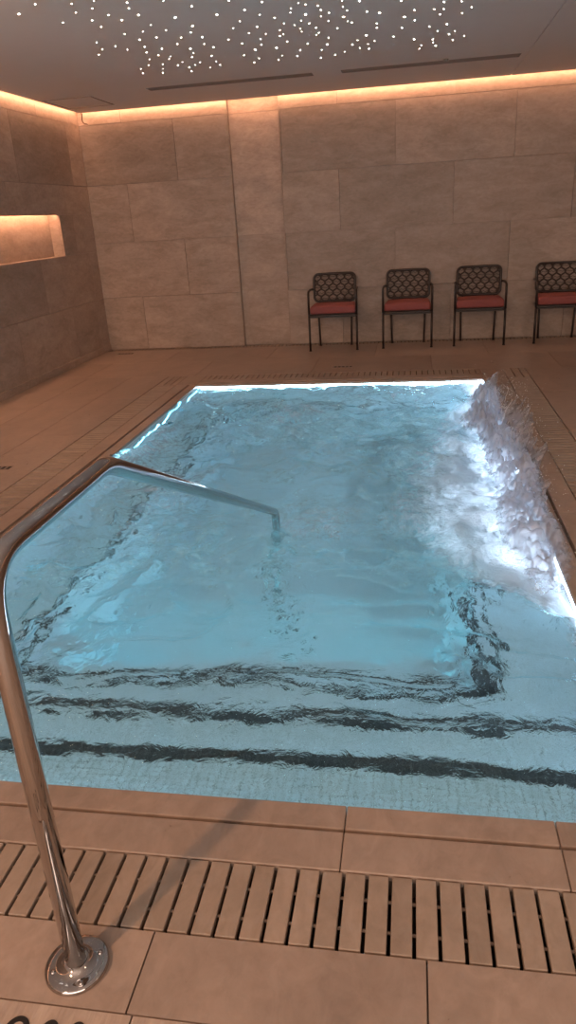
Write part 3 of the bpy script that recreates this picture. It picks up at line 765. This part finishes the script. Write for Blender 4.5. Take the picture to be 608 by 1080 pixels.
# access panel: thin raised frame and leaf
root = empty('access_panel', (-3.44, 8.25, HC)); hp = .25
m = MB(); ring(m, (-hp, -hp-.05, hp, hp+.05), (-hp-.014, -hp-.064, hp+.014, hp+.064), -.004, .0); m.build('frame', plain('panel_frame', (.30, .24, .20), .5), root)
m = MB(); m.box((-hp+.003, -hp-.047, -.001), (hp-.003, hp+.047, 0)); m.build('leaf', M['ceil'], root)
tag(root, 'square access panel in the ceiling near the left back corner', 'access panel')
m = MB(); m.tube([(-3.70, 8.90, HC), (-3.70, 8.90, HC-.04), (-3.705, 8.90, HC-.075), (-3.70, 8.90, HC-.10), (-3.68, 8.90, HC-.118), (-3.655, 8.90, HC-.125)], .006, 8)
cb = m.build('ceiling_cable', M['white']); m = MB(); m.tube([(-3.665, 8.90, HC-.125), (-3.645, 8.90, HC-.128)], .006, 8); m.build('plug', M['slot'], cb)
tag(cb, 'thin loose cable hanging from the ceiling in the left back corner', 'cable')

# fibre-optic stars: each tip where the photograph has one
F_, PI_, YA_, RO_ = 773.78, -.3834, .1789, -.0607
def ceiling_point(px, py):
    Mw = sc.camera.matrix_world; d_ = Mw.to_3x3() @ Vector(((px-304)/F_, -(py-540)/F_, -1)); o_ = Mw.translation
    return o_ + d_*((HC-o_.z)/d_.z)
CA = [(60,45,3),(113,13,2),(230,12,2),(243,40,2),(202,72,2),(296,27,1),(301,3,1),(296,65,2),(325,86,2),(348,48,2),(391,64,3),(310,136,1),(328,158,2),(317,175,2),(370,148,2)]
CB = [(12,8,2),(18,26,2),(49,48,3),(167,56,3),(129,3,1),(220,20,2),(5,109,1),(14,159,1),(89,80,1),(63,101,1),(53,127,3),(107,120,2),(138,97,1),(69,150,2),(75,168,2),(85,190,1),(82,209,1),(57,221,1),(63,235,2),(124,156,2),(113,177,2),(152,181,1),(148,189,1),(127,206,1),(128,220,1),(127,233,2),(186,120,2),(174,141,2),(223,83,3),(217,104,2),(254,119,2),(260,141,1),(216,156,3),(226,170,1),(221,183,2),(190,199,1),(176,209,2),(212,216,2),(219,228,2),(231,208,1),(247,199,1),(290,151,2),(284,179,2),(298,197,1),(311,208,1),(279,216,1),(301,47,3),(338,127,2),(353,90,1),(374,68,1),(390,32,2),(339,2,2),(445,6,2),(438,47,1),(486,57,2),(430,86,2),(404,106,1),(382,139,2),(441,125,1),(444,143,2),(458,109,1),(424,159,3),(387,177,2),(436,187,1),(421,200,2),(492,153,3),(516,75,1),(503,97,1),(503,115,2),(514,110,1),(526,133,2),(510,178,1),(499,192,2),(550,80,1),(536,40,1),(539,27,1),(562,10,1),(585,14,1),(585,46,3),(571,66,1),(568,92,1),(573,101,1),(592,140,2),(568,161,2),(559,180,2)]
CC = [(8,14,1),(8,46,3),(47,18,2),(57,32,2),(19,75,2),(41,89,2),(50,105,1),(42,112,1),(57,52,1),(83,41,1),(81,67,1),(14,140,2),(77,142,3),(81,121,1),(60,160,1),(57,185,2),(103,175,2),(110,90,2),(127,22,1),(130,54,3),(141,33,1),(143,68,1),(156,72,2),(125,2,1),(181,4,2),(205,37,2),(245,41,3),(236,75,2),(237,89,2),(203,113,3),(174,129,1),(158,143,2),(182,154,1),(133,165,1),(208,141,1),(211,156,2),(229,131,1),(290,117,2),(317,89,2),(325,54,3),(357,32,2),(358,65,2),(315,3,2),(356,126,3),(379,145,1),(373,156,1),(421,29,2),(451,29,2),(452,6,2),(439,46,2),(405,85,2),(431,99,1),(416,126,2),(417,136,1),(425,146,3),(461,77,3),(468,109,2),(487,99,1),(480,128,2),(509,4,2),(510,42,2),(541,23,2),(517,115,2)]
pts = [(x/3.04, y/3.04, s) for x, y, s in CA]+[(130+x/3.04, y/3.04, s) for x, y, s in CB]+[(320+x/3.04, y/3.04, s) for x, y, s in CC]
protos = {}
for s, r_ in ((1, .0029), (2, .0042), (3, .0062)):
    m = MB(); m.lathe([(r_*.35, -.5*r_), (r_*.8, -.3*r_), (r_, 0)], n=10); me = m.build('fibre_star', M['star']); protos[s] = me
first = set()
for x, y, s in pts:
    o = protos[s] if s not in first else protos[s].copy()
    if s in first: C.objects.link(o)
    first.add(s)
    o.location = ceiling_point(x, y)
    side = ('at the far left end', 'in the left part', 'left of the middle', 'right of the middle', 'in the right part', 'at the far right end')[min(5, int((x-20)/81))]
    row = ('in the top rows', 'in the middle rows', 'nearest the air slots')[0 if y < 22 else 1 if y < 46 else 2]
    lab = ('faint', 'small bright', 'large bright')[s-1] + ' ceiling star ' + side + ', ' + row
    tag(o, lab, 'star light', ('faint', 'small bright', 'large bright')[s-1]+' stars '+side+', '+row)
m = MB(); rs_ = random.Random(3)
for i in range(230):
    x = rs_.uniform(-2.4, 1.2); y = rs_.uniform(-1.5, 4.5); r_ = rs_.choice((.004, .006, .008))
    m.lathe([(r_*.35, -.5*r_), (r_*.8, -.3*r_), (r_, 0)], (x, y, HC), 8)
tag(m.build('star_ceiling_lights', M['star']), 'further points of light of the starry ceiling above the steps', 'star light', kind='stuff')
